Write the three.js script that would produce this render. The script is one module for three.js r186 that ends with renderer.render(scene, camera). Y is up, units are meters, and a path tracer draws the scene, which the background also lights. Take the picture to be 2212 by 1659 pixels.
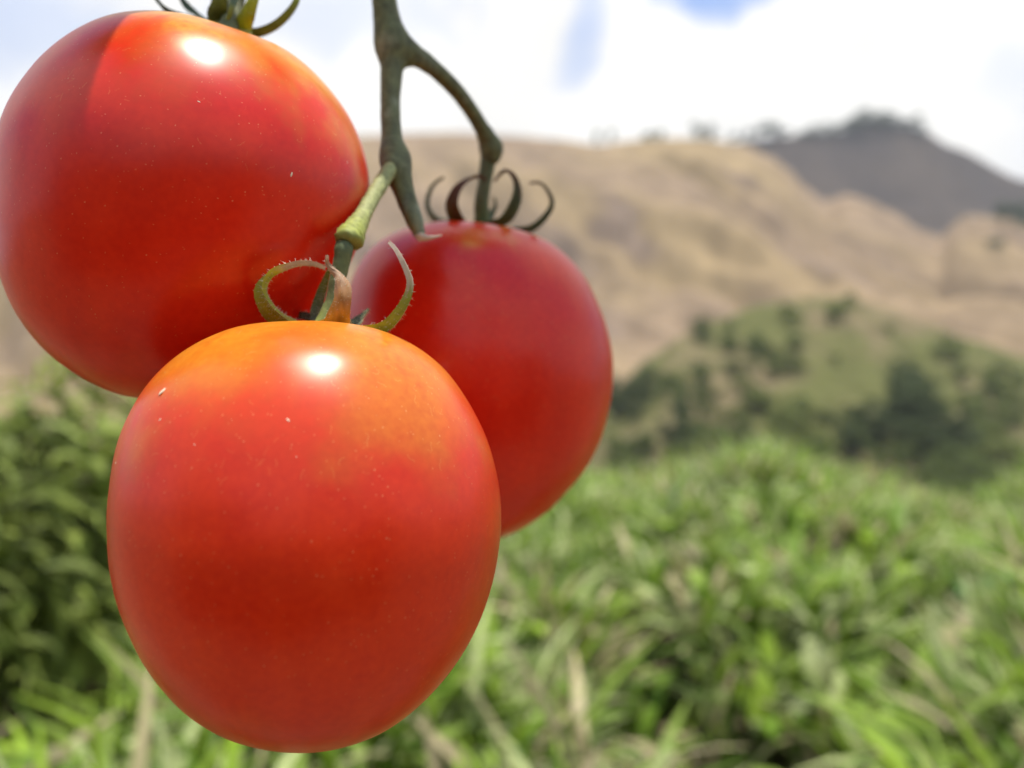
import * as THREE from 'three';
import { ImprovedNoise } from 'three/addons/math/ImprovedNoise.js';
import { MarchingCubes } from 'three/addons/objects/MarchingCubes.js';
import { mergeGeometries, mergeVertices } from 'three/addons/utils/BufferGeometryUtils.js';

// ------------------------------------------------------------------ camera, sky, sun, exposure
const scene = new THREE.Scene();
const W0 = 2212, H0 = 1659, FPX = 1736, EYE = 1.25;          // measuring grid laid over the photograph
const camera = new THREE.PerspectiveCamera(2 * Math.atan(H0 / 2 / FPX) * 180 / Math.PI, 4 / 3, 0.01, 4000);
camera.position.set(0, EYE, 0);
camera.lookAt(0, EYE, -1);
camera.focus = 0.106;
camera.userData.fStop = camera.getFocalLength() / 2.35;       // opening of about 2 mm, as in a telephone
const renderer = new THREE.WebGLRenderer();
renderer.toneMapping = THREE.LinearToneMapping;
renderer.toneMappingExposure = 1.17;
renderer.shadowMap.enabled = true;

const SUN = new THREE.Vector3(0.08, 0.98, 0.02).normalize();
const perlin = new ImprovedNoise();
const N3 = (x, y, z) => perlin.noise(x, y, z);
function fbm(x, y, z, o = 4) { let s = 0, a = 0.5; for (let i = 0; i < o; i++) { s += a * N3(x, y, z); x = x * 2.03 + 7.1; y = y * 2.03 + 3.7; z = z * 2.03 + 5.3; a *= 0.5; } return s; }
const clamp = (x, a = 0, b = 1) => Math.min(b, Math.max(a, x));
const sst = (a, b, x) => { const t = clamp((x - a) / (b - a)); return t * t * (3 - 2 * t); };
const mix = (a, b, t) => a + (b - a) * t;
function rng(seed) { let a = seed >>> 0; return () => { a = (a + 0x6D2B79F5) | 0; let t = Math.imul(a ^ (a >>> 15), 1 | a); t = (t + Math.imul(t ^ (t >>> 7), 61 | t)) ^ t; return ((t ^ (t >>> 14)) >>> 0) / 4294967296; }; }

{ // broken bright cloud over a blue sky; cloud is brighter towards the sun
  const W = 1024, H = 512, data = new Float32Array(W * H * 4);
  // gaps in the cloud that the photograph shows, as directions
  const gaps = [[1540, -40, 0.085, 0.048, 0.85], [1262, 70, 0.026, 0.06, 0.5], [2190, 140, 0.05, 0.05, 0.22], [700, 30, 0.16, 0.06, 0.30], [60, 60, 0.14, 0.08, 0.42]];
  for (let j = 0; j < H; j++) for (let i = 0; i < W; i++) {
    const az = ((i + 0.5) / W - 0.5) * 2 * Math.PI, el = ((j + 0.5) / H - 0.5) * Math.PI;
    const x = Math.cos(az) * Math.cos(el), y = Math.sin(el), z = Math.sin(az) * Math.cos(el);
    const yy = Math.max(y, 0), k = 1 / (yy + 0.25);
    const n = fbm(x * k * 1.5 + 11, yy * 1.4, z * k * 1.5 + 4, 5);
    let cover = sst(-0.22, 0.08, n);
    const frame = z < -0.2 ? sst(0.95, 0.55, Math.abs(x / -z)) * sst(0.75, 0.5, y / -z) : 0;
    if (z < -0.2) {
      const px = W0 / 2 + x / -z * FPX, py = H0 / 2 - y / -z * FPX;
      let g = 0;
      for (const [gx, gy, sx, sy, a] of gaps) {
        const wob = 1 + 1.3 * fbm(x * 18, y * 18, z * 18, 4);
        const d = Math.hypot((px - gx + 0.3 * (py - gy)) / FPX / sx, (py - gy) / FPX / sy) * wob;
        g = Math.max(g, a * sst(1.35, 0.25, d));
      }
      cover = mix(cover, 1 - g, frame);
    }
    cover = mix(cover, 0.9, sst(0.12, 0.0, y));
    const c = x * SUN.x + y * SUN.y + z * SUN.z, ph = ((1 + c) / 2) ** 2;
    const cl = (0.68 + 0.6 * ph) * (1 + 0.25 * fbm(x * 5, y * 5, z * 5, 3));
    const bl = 0.62 + 0.5 * ph, hz = sst(0.5, 0, yy);
    const blue = [mix(0.20, 0.50, hz) * bl, mix(0.42, 0.66, hz) * bl, mix(0.95, 0.95, hz) * bl];
    const o = (j * W + i) * 4;
    for (let q = 0; q < 3; q++) data[o + q] = mix(blue[q], cl * [1.0, 0.985, 0.95][q], cover);
    data[o + 3] = 1;
  }
  const sky = new THREE.DataTexture(data, W, H, THREE.RGBAFormat, THREE.FloatType);
  sky.mapping = THREE.EquirectangularReflectionMapping; sky.magFilter = sky.minFilter = THREE.LinearFilter; sky.needsUpdate = true;
  scene.background = sky; scene.environment = sky;
}
const sun = new THREE.DirectionalLight(new THREE.Color().setRGB(1, 0.95, 0.86), 5.0);
sun.position.copy(SUN).multiplyScalar(30).add(new THREE.Vector3(0, EYE, -2));
sun.target.position.set(0, EYE, -2);
sun.castShadow = true;
sun.shadow.mapSize.set(2048, 2048);
Object.assign(sun.shadow.camera, { left: -12, right: 12, top: 12, bottom: -12, near: 1, far: 80 });
scene.add(sun, sun.target);

// ------------------------------------------------------------------ helpers
const V = (x, y, z) => new THREE.Vector3(x, y, z);
const rgb = (r, g, b) => new THREE.Color().setRGB(r, g, b);
const at = (x, y, d) => V((x - W0 / 2) / FPX * d, EYE + (H0 / 2 - y) / FPX * d, -d);   // a pixel at a depth in metres
const used = {};
function numbered(n) { const k = used[n] = (used[n] ?? -1) + 1; return k ? `${n}_${String(k).padStart(3, '0')}` : n; }
function shade(o) { o.traverse(c => { if (c.isMesh) { c.castShadow = true; c.receiveShadow = true; } }); return o; }
function tag(o, name, label, category, group) { o.name = numbered(name); o.userData.label = label; o.userData.category = category; if (group) o.userData.group = group; scene.add(shade(o)); return o; }
function structure(o, name) { o.name = numbered(name); o.userData.kind = 'structure'; scene.add(shade(o)); return o; }
function part(parent, name, geo, mat) { const m = new THREE.Mesh(geo, mat); m.name = name; parent.add(m); return m; }
function stuffPart(parent, name, geo, mat) { const m = part(parent, name, geo, mat); m.userData.kind = 'stuff'; return m; }
function geom(pos, idx, col, uv) {
  const g = new THREE.BufferGeometry();
  g.setAttribute('position', new THREE.Float32BufferAttribute(pos, 3));
  if (col) g.setAttribute('color', new THREE.Float32BufferAttribute(col, 3));
  if (uv) g.setAttribute('uv', new THREE.Float32BufferAttribute(uv, 2));
  g.setIndex(idx); g.computeVertexNormals(); return g;
}
const curve = (pts) => new THREE.CatmullRomCurve3(pts, false, 'centripetal');
function ramp(stops, t) { // stops: [[t, value or [..]]...]
  let i = 0; while (i < stops.length - 2 && t > stops[i + 1][0]) i++;
  const [a, va] = stops[i], [b, vb] = stops[i + 1], s = clamp((t - a) / (b - a));
  return Array.isArray(va) ? va.map((v, k) => mix(v, vb[k], s)) : mix(va, vb, s);
}
const tileTex = (size, f, color = false) => {
  const d = new Uint8Array(size * size * 4);
  for (let j = 0; j < size; j++) for (let i = 0; i < size; i++) { const c = f(i / size, j / size), o = (j * size + i) * 4; for (let q = 0; q < 3; q++) d[o + q] = 255 * clamp(Array.isArray(c) ? c[q] : c); d[o + 3] = 255; }
  const t = new THREE.DataTexture(d, size, size); t.wrapS = t.wrapT = THREE.RepeatWrapping; t.magFilter = THREE.LinearFilter; t.minFilter = THREE.LinearMipmapLinearFilter; t.generateMipmaps = true;
  if (color) t.colorSpace = THREE.SRGBColorSpace; t.needsUpdate = true; return t;
};
const torus = (u, v, s, o, k = 0) => { const a = u * 2 * Math.PI, b = v * 2 * Math.PI, r = s / 6.283; return fbm(Math.cos(a) * r + k, Math.sin(a) * r + Math.cos(b) * r * 1.7, Math.sin(b) * r * 1.7 + k * 2, o); };

// ------------------------------------------------------------------ terrain
const soil = new THREE.MeshPhysicalMaterial({ vertexColors: true, roughness: 1, specularIntensity: 0.15 });
const smoothMax = (a, b, k) => { const h = clamp(0.5 + 0.5 * (a - b) / k); return mix(b, a, h) + k * h * (1 - h); };
function groundY(x, z) {
  const d = Math.hypot(x, z);
  let y = 0.05 * fbm(x * 0.9, 0, z * 0.9, 3);
  if (z < 0) y -= 13 * sst(6.5, 60, -z) + 0.3 * sst(5, 9, -z);       // the field ends and falls into the valley
  else y += 4 * sst(6, 80, z);
  return y + 1.2 * sst(20, 80, d) * fbm(x * 0.03, 4, z * 0.03, 3);
}
{
  const pos = [], col = [], idx = [], R = 90, A = 120;
  for (let i = 0; i <= R; i++) for (let j = 0; j < A; j++) {
    const r = i === 0 ? 0.001 : 0.25 * Math.pow(1.1, i) + 0.05 * i, a = j / A * Math.PI * 2, x = r * Math.cos(a), z = r * Math.sin(a);
    pos.push(x, groundY(x, z), z);
    const n = fbm(x * 2.1, 1, z * 2.1, 4), m = sst(-0.1, 0.25, n);
    col.push(mix(0.21, 0.14, m), mix(0.155, 0.15, m), mix(0.10, 0.06, m));
    if (i < R) { const k = i * A + j, k2 = i * A + (j + 1) % A; idx.push(k, k2, k + A, k2, k2 + A, k + A); }
  }
  structure(new THREE.Mesh(geom(pos, idx, col), soil), 'ground');
}
// A hill: skyline given in pixels, ridge and foot distances; the face is a real slope with spurs and gullies, and a back side.
const lerpPts = (pts, x) => { let i = 0; while (i < pts.length - 2 && x > pts[i + 1][0]) i++; const [a, b] = [pts[i], pts[i + 1]], s = clamp((x - a[0]) / (b[0] - a[0])); const e = s * s * (3 - 2 * s); return mix(a[1], b[1], mix(s, e, 0.6)); };
function hillSurface(h) { // returns f(px, t) -> point; t 0 foot .. 1 ridge .. 1.5 back foot
  return (px, t) => {
    const ridgeD = h.ridge(px), footD = h.foot(px), slope = (px - W0 / 2) / FPX;
    const top = (H0 / 2 - lerpPts(h.sky, px)) / FPX * ridgeD;
    const base = h.base;
    let d, y;
    if (t <= 1) { d = mix(footD, ridgeD, t); y = mix(base, top, h.profile(t)); }
    else { const s = (t - 1) / 0.5; d = mix(ridgeD, ridgeD * 1.6, s); y = mix(top, base, s * s * (1.6 - 0.6 * s)); }
    const x = slope * d, w = t <= 1 ? Math.pow(Math.sin(Math.PI * clamp(t)), 0.8) : 0;
    y += w * h.relief(x, d, t) ;
    return V(x, y + EYE, -d);
  };
}
function makeHill(h, name) {
  const f = hillSurface(h), pos = [], col = [], idx = [], NX = h.nx, NT = h.nt;
  for (let j = 0; j <= NT; j++) for (let i = 0; i <= NX; i++) {
    const px = mix(h.x0, h.x1, i / NX), t = 1.5 * j / NT, p = f(px, t);
    pos.push(p.x, p.y, p.z); col.push(...h.color(p.x, p.y, -p.z, px, t));
    if (i < NX && j < NT) { const k = j * (NX + 1) + i; idx.push(k, k + 1, k + NX + 1, k + 1, k + NX + 2, k + NX + 1); }
  }
  structure(new THREE.Mesh(geom(pos, idx, col), soil), name);
  return f;
}
const dryHill = {
  x0: -1500, x1: 3600, nx: 420, nt: 190, base: -16,
  sky: [[-1500, 620], [-700, 520], [0, 400], [500, 320], [795, 291], [900, 287], [990, 284], [1080, 290], [1200, 300], [1290, 311], [1360, 303], [1420, 297], [1520, 297], [1600, 310], [1660, 335], [1700, 362], [1740, 402], [1780, 433], [1830, 418], [1870, 430], [1920, 455], [2000, 502], [2035, 514], [2060, 482], [2090, 465], [2150, 470], [2260, 490], [2700, 600], [3600, 700]],
  ridge: (px) => 350 - 45 * sst(1550, 2050, px), foot: () => 140,
  profile: (t) => mix(t, Math.pow(t, 1.5), 0.6),
  relief: (x, d, t) => { const u = x + d * 0.75, q = fbm(u * 0.018 + 3, d * 0.006, 2, 4); return 58 * (0.22 - Math.sqrt(q * q + 0.0012)) + 12 * fbm(x * 0.05, d * 0.03, 7, 3) + 2 * fbm(x * 0.16, d * 0.11, 3, 2); },
  color: (x, y, d) => {
    const u = x + d * 0.75, a = sst(-0.25, 0.3, fbm(u * 0.014, d * 0.012, 9, 4)), b = sst(0.12, 0.34, fbm(u * 0.045 + 5, d * 0.02, 1, 4)), c = 0.88 + 0.5 * fbm(x * 0.13, d * 0.1, 5, 3);
    let k = [mix(0.262, 0.305, a), mix(0.188, 0.222, a), mix(0.122, 0.118, a)];
    k = k.map((v, i) => mix(v, [0.19, 0.138, 0.108][i], b * 0.8) * c);
    return k;
  },
};
const dryAt = makeHill(dryHill, 'dry_grass_hill');
const shadeTonedHill = {  // cloud shade over this hill is put into its dark colour
  x0: 1250, x1: 4200, nx: 200, nt: 80, base: -10,
  sky: [[1250, 420], [1400, 350], [1560, 305], [1700, 292], [1800, 282], [1880, 268], [1960, 268], [2000, 282], [2050, 312], [2212, 386], [2600, 520], [4200, 760]],
  ridge: () => 560, foot: () => 420, profile: (t) => Math.pow(t, 1.25),
  relief: (x, d) => 10 * fbm(x * 0.02, d * 0.01, 2, 4),
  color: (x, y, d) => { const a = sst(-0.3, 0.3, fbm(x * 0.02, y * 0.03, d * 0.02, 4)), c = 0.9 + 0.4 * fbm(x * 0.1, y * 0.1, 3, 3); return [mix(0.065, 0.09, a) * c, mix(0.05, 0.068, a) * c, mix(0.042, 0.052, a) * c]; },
};
const darkAt = makeHill(shadeTonedHill, 'shade_toned_hill');
const greenHill = {
  x0: 300, x1: 3400, nx: 260, nt: 130, base: -17,
  sky: [[300, 1150], [1100, 1010], [1240, 930], [1320, 850], [1400, 775], [1480, 722], [1560, 688], [1640, 658], [1720, 644], [1820, 644], [1900, 662], [2000, 698], [2100, 735], [2212, 770], [2500, 845], [3400, 980]],
  ridge: (px) => 130 + 20 * sst(1300, 1700, px), foot: () => 48, profile: (t) => mix(t, t * t, 0.35),
  relief: (x, d) => 3.2 * fbm((x + d * 0.4) * 0.05, d * 0.03, 4, 4) + 0.8 * fbm(x * 0.25, d * 0.2, 2, 3),
  color: (x, y, d, px, t) => {
    const n = fbm((x - d * 0.3) * 0.06, d * 0.04, 8, 4), bare = sst(-0.1, 0.2, n), c = 0.85 + 0.7 * fbm(x * 0.4, d * 0.4, 6, 3);
    const g = [0.108, 0.112, 0.036];
    return g.map((v, i) => mix(v, [0.20, 0.15, 0.088][i], bare * 0.7) * c);
  },
};
const greenAt = makeHill(greenHill, 'green_shrub_hill');

// ------------------------------------------------------------------ trees on the hills
const leafMat = new THREE.MeshPhysicalMaterial({ vertexColors: true, roughness: 0.95, specularIntensity: 0.2, transmission: 0.35, thickness: 0, side: THREE.DoubleSide });
const barkMat = new THREE.MeshStandardMaterial({ color: rgb(0.10, 0.075, 0.05), roughness: 0.95 });
function crownGeometry(seed, leaves, base) { // unit tree: height 1, crown of many small leaf clumps round lobes
  const r = rng(seed), pos = [], col = [], idx = [], lobes = [];
  for (let i = 0; i < 9; i++) lobes.push([(r() - 0.5) * 0.62, 0.25 + r() * 0.57, (r() - 0.5) * 0.62, 0.14 + r() * 0.13]);
  lobes.push([0, 0.6, 0, 0.26]);
  for (let i = 0; i < leaves; i++) {
    const L = lobes[Math.floor(r() * lobes.length)], n = V(r() - 0.5, r() - 0.45, r() - 0.5).normalize(), q = L[3] * Math.pow(r(), 0.35);
    const p = V(L[0], L[1], L[2]).addScaledVector(n, q), a = V(r() - 0.5, r() - 0.5, r() - 0.5).normalize(), b = a.clone().cross(n).normalize();
    const s = 0.03 + 0.035 * r(), k = pos.length / 3;
    for (const [u, v] of [[-1, 0], [0, -0.6], [1, 0], [0, 0.7]]) { const w = p.clone().addScaledVector(a, u * s).addScaledVector(b, v * s).addScaledVector(n, -0.2 * s * Math.abs(u)); pos.push(w.x, w.y, w.z); }
    const c = 0.7 + 0.6 * r(); for (let m = 0; m < 4; m++) col.push(base[0] * c, base[1] * c, base[2] * c);
    idx.push(k, k + 1, k + 2, k, k + 2, k + 3);
  }
  return geom(pos, idx, col);
}
function limbGeometry(seed) {
  const r = rng(seed), parts = [new THREE.CylinderGeometry(0.018, 0.035, 0.55, 7).translate(0, 0.275 - 0.04, 0)];
  for (let i = 0; i < 5; i++) { const a = i * 1.3 + r(), g = new THREE.CylinderGeometry(0.006, 0.015, 0.34, 5).translate(0, 0.17, 0).rotateZ(0.5 + 0.35 * r()).rotateY(a).translate(0, 0.3 + 0.04 * i, 0); parts.push(g); }
  return mergeGeometries(parts);
}
const crowns = [[0.075, 0.10, 0.036], [0.125, 0.16, 0.045], [0.165, 0.195, 0.055], [0.08, 0.11, 0.06]].map((c, i) => crownGeometry(50 + i, 620, c));
const limbs = [0, 1, 2].map(i => limbGeometry(80 + i));
function tree(p, height, wide, kind, turn, name, label, group) {
  const t = new THREE.Group();
  part(t, 'trunk', limbs[kind % 3], barkMat); part(t, 'crown', crowns[kind % 4], leafMat);
  t.position.copy(p); t.scale.set(height * wide, height, height * wide); t.rotation.y = turn;
  return tag(t, name, label, 'tree', group);
}
{
  const r = rng(7);
  // trees along the ridge of the dry hill and the dark hill behind
  for (const [px, h, w] of [[1290, 7.5, 0.5], [1322, 7.5, 0.5], [1400, 4, 1.6], [1425, 4, 1.5]]) tree(dryAt(px, 0.985), h, w, 1, r() * 6, 'ridge_tree', w < 1 ? 'slim faint tree on the bare ridge of the dry hill' : 'low rounded bush on the bare ridge of the dry hill', w < 1 ? 'slim trees on the dry ridge' : 'low bushes on the dry ridge');
  tree(dryAt(1510, 0.99), 7.5, 1.05, 0, 1, 'ridge_tree', 'lone compact dark tree on the dry ridge with sky either side'); 
  tree(dryAt(1538, 0.99), 6.5, 1.0, 0, 2, 'ridge_tree', 'smaller dark tree touching the lone compact tree on dry ridge');
  for (const [px, h, w] of [[1585, 8, 1.1], [1615, 9, 1.2], [1645, 12, 1.1], [1668, 12, 1.1], [1690, 7, 1.6]]) tree(darkAt(px, 0.985), h, w, 3, r() * 6, 'ridge_tree', 'thin hazy tree where the dry ridge meets the dark hill', 'hazy trees at the saddle');
  for (const [px, h, w] of [[1735, 6, 2.1], [1765, 7, 2.1], [1800, 8, 2.1], [1830, 10, 1.8], [1852, 13, 1.6], [1880, 12, 1.7], [1905, 10, 2], [1935, 9, 2.1], [1965, 9, 2], [1990, 7, 2.1], [1850, 10, 1.8], [1915, 9, 1.9]]) tree(darkAt(px, 0.985), h, w, 0, r() * 6, 'summit_tree', 'dark tree in the grove on the summit of the dark hill', 'grove on the dark summit');
  for (const [px, t, h] of [[2165, 0.93, 8], [2195, 0.95, 9], [2225, 0.9, 8]]) tree(dryAt(px, t), h, 1.1, 3, r() * 6, 'slope_tree', 'dark tree at the top of the right dry spur below the dark hill', 'trees on the right dry spur');
  for (const [px, t, h] of [[2150, 0.72, 5], [2185, 0.55, 5], [2120, 0.62, 4]]) tree(dryAt(px, t), h, 1.2, 3, r() * 6, 'slope_tree', 'small scattered bush tree on the dry slope', 'scattered bushes on the dry slope');
  // trees and shrubs scattered over the green hill
  const spots = [];
  const clusters = [[1350, 880, 70, 60, 9, 0], [1440, 950, 80, 60, 6, 0], [1490, 730, 60, 40, 5, 1], [1590, 740, 60, 60, 5, 1], [1640, 880, 120, 90, 9, 2], [1950, 890, 70, 60, 12, 0], [1850, 960, 120, 70, 7, 0], [2080, 900, 120, 90, 14, 2], [2160, 1000, 100, 80, 14, 2], [1990, 1040, 160, 80, 22, 1], [1750, 1040, 160, 60, 20, 1], [1500, 1040, 180, 60, 24, 2], [1320, 1000, 100, 60, 12, 1], [2120, 1100, 120, 70, 20, 1], [1700, 940, 300, 90, 34, 2], [1480, 860, 90, 60, 12, 1], [2150, 900, 90, 80, 16, 1], [2050, 960, 120, 60, 10, 0], [1560, 970, 120, 50, 10, 1], [1620, 780, 120, 60, 9, 1], [2180, 850, 60, 40, 6, 2], [1800, 700, 160, 50, 7, 2], [2060, 780, 120, 40, 7, 2], [1700, 800, 160, 70, 6, 2]];
  for (const [cx, cy, sx, sy, n, kind] of clusters) for (let i = 0; i < n; i++) {
    const px = cx + (r() + r() - 1) * sx, py = cy + (r() + r() - 1) * sy;
    let best = null; // where the pixel's ray meets the hill
    for (let t = 0.02; t <= 1; t += 0.01) { const p = greenAt(px, t), y = H0 / 2 - (p.y - EYE) / -p.z * FPX; if (y <= py) { best = p; break; } }
    if (best) spots.push([best, kind]);
  }
  for (const [p, kind] of spots) tree(p, (kind === 0 ? 4.0 : 2.6) * (0.7 + 0.6 * r()), 0.95 + 0.4 * r(), kind, r() * 6, 'hillside_tree', ['dark dense tree in a clump on the green hill', 'mid green tree scattered on the green hill', 'pale green rounded shrub on the green hill'][kind], ['dark clumps on the green hill', 'mid green trees on the green hill', 'pale shrubs on the green hill'][kind]);
}

// ------------------------------------------------------------------ field vegetation
function bladeGeometry(bend, fold, wide, n = 6) { // unit length, rises along y and arches towards z
  const pos = [], idx = [];
  for (let i = 0; i <= n; i++) {
    const t = i / n, a = bend * t, y = Math.sin(a) / bend, z = (1 - Math.cos(a)) / bend, w = wide * Math.pow(Math.sin(Math.PI * Math.min(0.98, 0.08 + 0.92 * t)), 0.7);
    pos.push(-w, y, z, 0, y - fold * w * Math.sin(a), z - fold * w * Math.cos(a), w, y, z);
    if (i < n) { const k = i * 3; idx.push(k, k + 1, k + 3, k + 1, k + 4, k + 3, k + 1, k + 2, k + 4, k + 2, k + 5, k + 4); }
  }
  return geom(pos, idx);
}
const cropMat = new THREE.MeshPhysicalMaterial({ color: 0xffffff, roughness: 0.9, specularIntensity: 0.25, clearcoat: 0.22, clearcoatRoughness: 0.38, transmission: 0.38, thickness: 0, side: THREE.DoubleSide });
const blades = [bladeGeometry(0.9, 0.3, 0.028), bladeGeometry(1.6, 0.25, 0.036), bladeGeometry(1.0, 0.35, 0.085), bladeGeometry(1.7, 0.2, 0.15)];
const holes = [[1475, 1380, 0.26], [1530, 1490, 0.24], [1590, 1590, 0.2], [2085, 1340, 0.16], [1900, 1500, 0.12], [40, 1250, 0.36], [150, 1400, 0.24]].map(([x, y, rad]) => { const d = 0.62 * FPX / (y - H0 / 2); return [(x - W0 / 2) / FPX * d, -d, rad]; });
function canopy(x, d) {
  const px = W0 / 2 + x / d * FPX, edge = lerpPts([[-400, 0.95], [0, 0.88], [260, 0.72], [420, 0.56], [1000, 0.55], [1300, 0.52], [1640, 0.72], [1850, 0.58], [2060, 0.30], [2150, 0.28], [2230, 0.6], [3000, 0.6]], px);
  return mix(0.55, edge, sst(2.0, 4.4, d)) + 0.34 * fbm(x * 1.6 + 2, 5, d * 1.6, 2) + 0.42 * fbm(x * 4.6 + 8, 3, d * 4.6, 2);
}
{
  const r = rng(21), lists = [[], [], [], []], dummy = new THREE.Object3D(), c = new THREE.Color();
  for (let k = 0; k < 4300; k++) {
    const d = 0.75 + 6.2 * Math.pow(r(), 0.75), x = (r() - 0.5) * 1.75 * d + (r() - 0.5) * 0.3;
    let skip = false;
    for (const [hx, hz, rad] of holes) if (Math.hypot(x - hx, (-d - hz + 0.15) / 2.4) < rad * (0.95 + 0.5 * r())) skip = true;
    const patch = fbm(x * 1.1 + 20, 2, d * 1.1, 3);
    if (patch < -0.24 || skip && r() < 0.9) continue;
    const H = Math.max(0.12, canopy(x, d)) * (skip ? 0.3 : 1), gy = groundY(x, -d), kind = patch > 0.05 ? (r() < 0.6 ? 2 : 3) : (r() < 0.55 ? 0 : 1), dry = skip || fbm(x * 2.3, 9, d * 2.3, 2) > 0.15;
    const n = kind > 1 ? 14 : 24;
    for (let i = 0; i < n; i++) {
      const kk = r() < 0.25 ? Math.floor(r() * 4) : kind, len = (kk > 1 ? 0.12 + 0.1 * r() : 0.26 + 0.24 * r());
      const hgt = Math.max(0.0, H * (0.25 + 0.75 * Math.sqrt(r())) - len * 0.55);
      dummy.position.set(x + (r() - 0.5) * 0.22, gy + hgt, -d + (r() - 0.5) * 0.22);
      dummy.rotation.set(0.05 + (r() - 0.35) * 0.8, r() * 6.283, (r() - 0.5) * 0.6, 'YXZ');
      dummy.scale.set(len * (0.8 + 0.5 * r()), len, len); dummy.updateMatrix();
      const q = r(), b = 0.6 + 0.8 * r();
      if (dry && q < 0.42 || q < 0.06) c.setRGB(0.42 * b, 0.35 * b, 0.20 * b); else if (q < 0.38) c.setRGB(0.40 * b, 0.45 * b, 0.19 * b); else if (q < 0.55) c.setRGB(0.24 * b, 0.36 * b, 0.025 * b); else if (q < 0.75) c.setRGB(0.13 * b, 0.23 * b, 0.02 * b); else c.setRGB(0.20 * b, 0.29 * b, 0.04 * b);
      lists[kk].push([dummy.matrix.clone(), c.clone()]);
    }
  }
  const names = ['arching_grass', 'drooping_grass', 'upright_weeds', 'broad_leaf_weeds'];
  lists.forEach((l, i) => {
    const im = new THREE.InstancedMesh(blades[i], cropMat, l.length);
    l.forEach(([m, col], k) => { im.setMatrixAt(k, m); im.setColorAt(k, col); });
    im.name = names[i]; im.userData = { kind: 'stuff', label: ['arching grass blades covering the field', 'drooping grass blades covering the field', 'upright narrow weed leaves among the field grass', 'broad weed leaves among the field grass'][i], category: 'grass' };
    im.castShadow = im.receiveShadow = true; scene.add(im);
  });
}
// single plants that stand out of the field
const plantMat = new THREE.MeshPhysicalMaterial({ vertexColors: true, roughness: 0.9, specularIntensity: 0.25, clearcoat: 0.15, clearcoatRoughness: 0.4, transmission: 0.38, thickness: 0, side: THREE.DoubleSide });
function tint(g, r, c, v = 0.25) { const k = 1 - v + 2 * v * r(), n = g.attributes.position.count, a = new Float32Array(n * 3); for (let i = 0; i < n; i++) for (let q = 0; q < 3; q++) a[i * 3 + q] = c[q] * k; g.setAttribute('color', new THREE.BufferAttribute(a, 3)); return g; }
function bush(base, height, radius, n, seed, color, leafLen, kinds, low, name, label, category, group) {
  const r = rng(seed), g = [], stems = [];
  const b = new THREE.Group(); b.position.copy(base);
  for (let i = 0; i < 9; i++) { const a = r() * 6.28, q = radius * 0.75 * r(), top = V(Math.cos(a) * q, height * (0.7 + 0.25 * r()), Math.sin(a) * q); stems.push(new THREE.TubeGeometry(curve([V(0.06 * Math.cos(a), -0.02, 0.06 * Math.sin(a)), V(top.x * 0.4, top.y * 0.5, top.z * 0.4), top]), 8, 0.006 + 0.004 * r(), 6)); }
  for (let i = 0; i < n; i++) {
    const a = r() * 6.28, t = (low + (1 - low) * Math.pow(r(), 0.8)) * (0.9 + 0.5 * N3(Math.cos(a) * 1.7 + seed * 0.37, Math.sin(a) * 1.7, seed)), q = radius * Math.sqrt(Math.max(0.08, 1 - ((t - 0.62) / 0.5) ** 2)) * Math.pow(r(), 0.45), len = leafLen * (0.6 + 0.8 * r());
    const m = new THREE.Matrix4().compose(V(Math.cos(a) * q, height * t - len * 0.3, Math.sin(a) * q), new THREE.Quaternion().setFromEuler(new THREE.Euler(0.6 + 0.8 * r(), -a + Math.PI / 2 + (r() - 0.5) * 1.6, (r() - 0.5) * 0.9, 'YXZ')), V(len, len, len));
    g.push(tint(blades[kinds[Math.floor(r() * kinds.length)]].clone().applyMatrix4(m), r, color, 0.35));
  }
  part(b, 'stems', mergeGeometries(stems), barkMat);
  stuffPart(b, 'foliage', mergeGeometries(g), plantMat);
  return tag(b, name, label, category, group);
}
const onGround = (px, d) => { const x = (px - W0 / 2) / FPX * d; return V(x, groundY(x, -d), -d); };
bush(onGround(60, 2.3), 1.28, 0.42, 1300, 31, [0.25, 0.31, 0.055], 0.2, [0, 1, 1, 2, 3], 0.5, 'leafy_bush', 'tall dark green bush at the field edge below the upper left tomato', 'bush');
bush(onGround(-260, 2.0), 1.2, 0.45, 1000, 32, [0.19, 0.24, 0.045], 0.2, [0, 1, 1, 2, 3], 0.4, 'leafy_bush', 'tall dark green bush beside the first bush at the field edge', 'bush');
bush(onGround(230, 2.9), 1.26, 0.36, 1100, 33, [0.27, 0.32, 0.075], 0.2, [0, 1, 2], 0.5, 'grassy_tussock', 'tall yellowish grass tussock behind the dark bush', 'grass tussock');
bush(onGround(2215, 2.6), 0.72, 0.18, 150, 34, [0.10, 0.19, 0.06], 0.18, [2, 3], 0.1, 'tall_weed', 'broad leaved green weed standing above the right field edge', 'plant');
bush(onGround(1650, 4.2), 0.86, 0.3, 320, 35, [0.15, 0.19, 0.05], 0.24, [0, 1, 2], 0.2, 'grassy_tussock', 'tall grass tussock rising above the far field edge', 'grass tussock');
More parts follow.
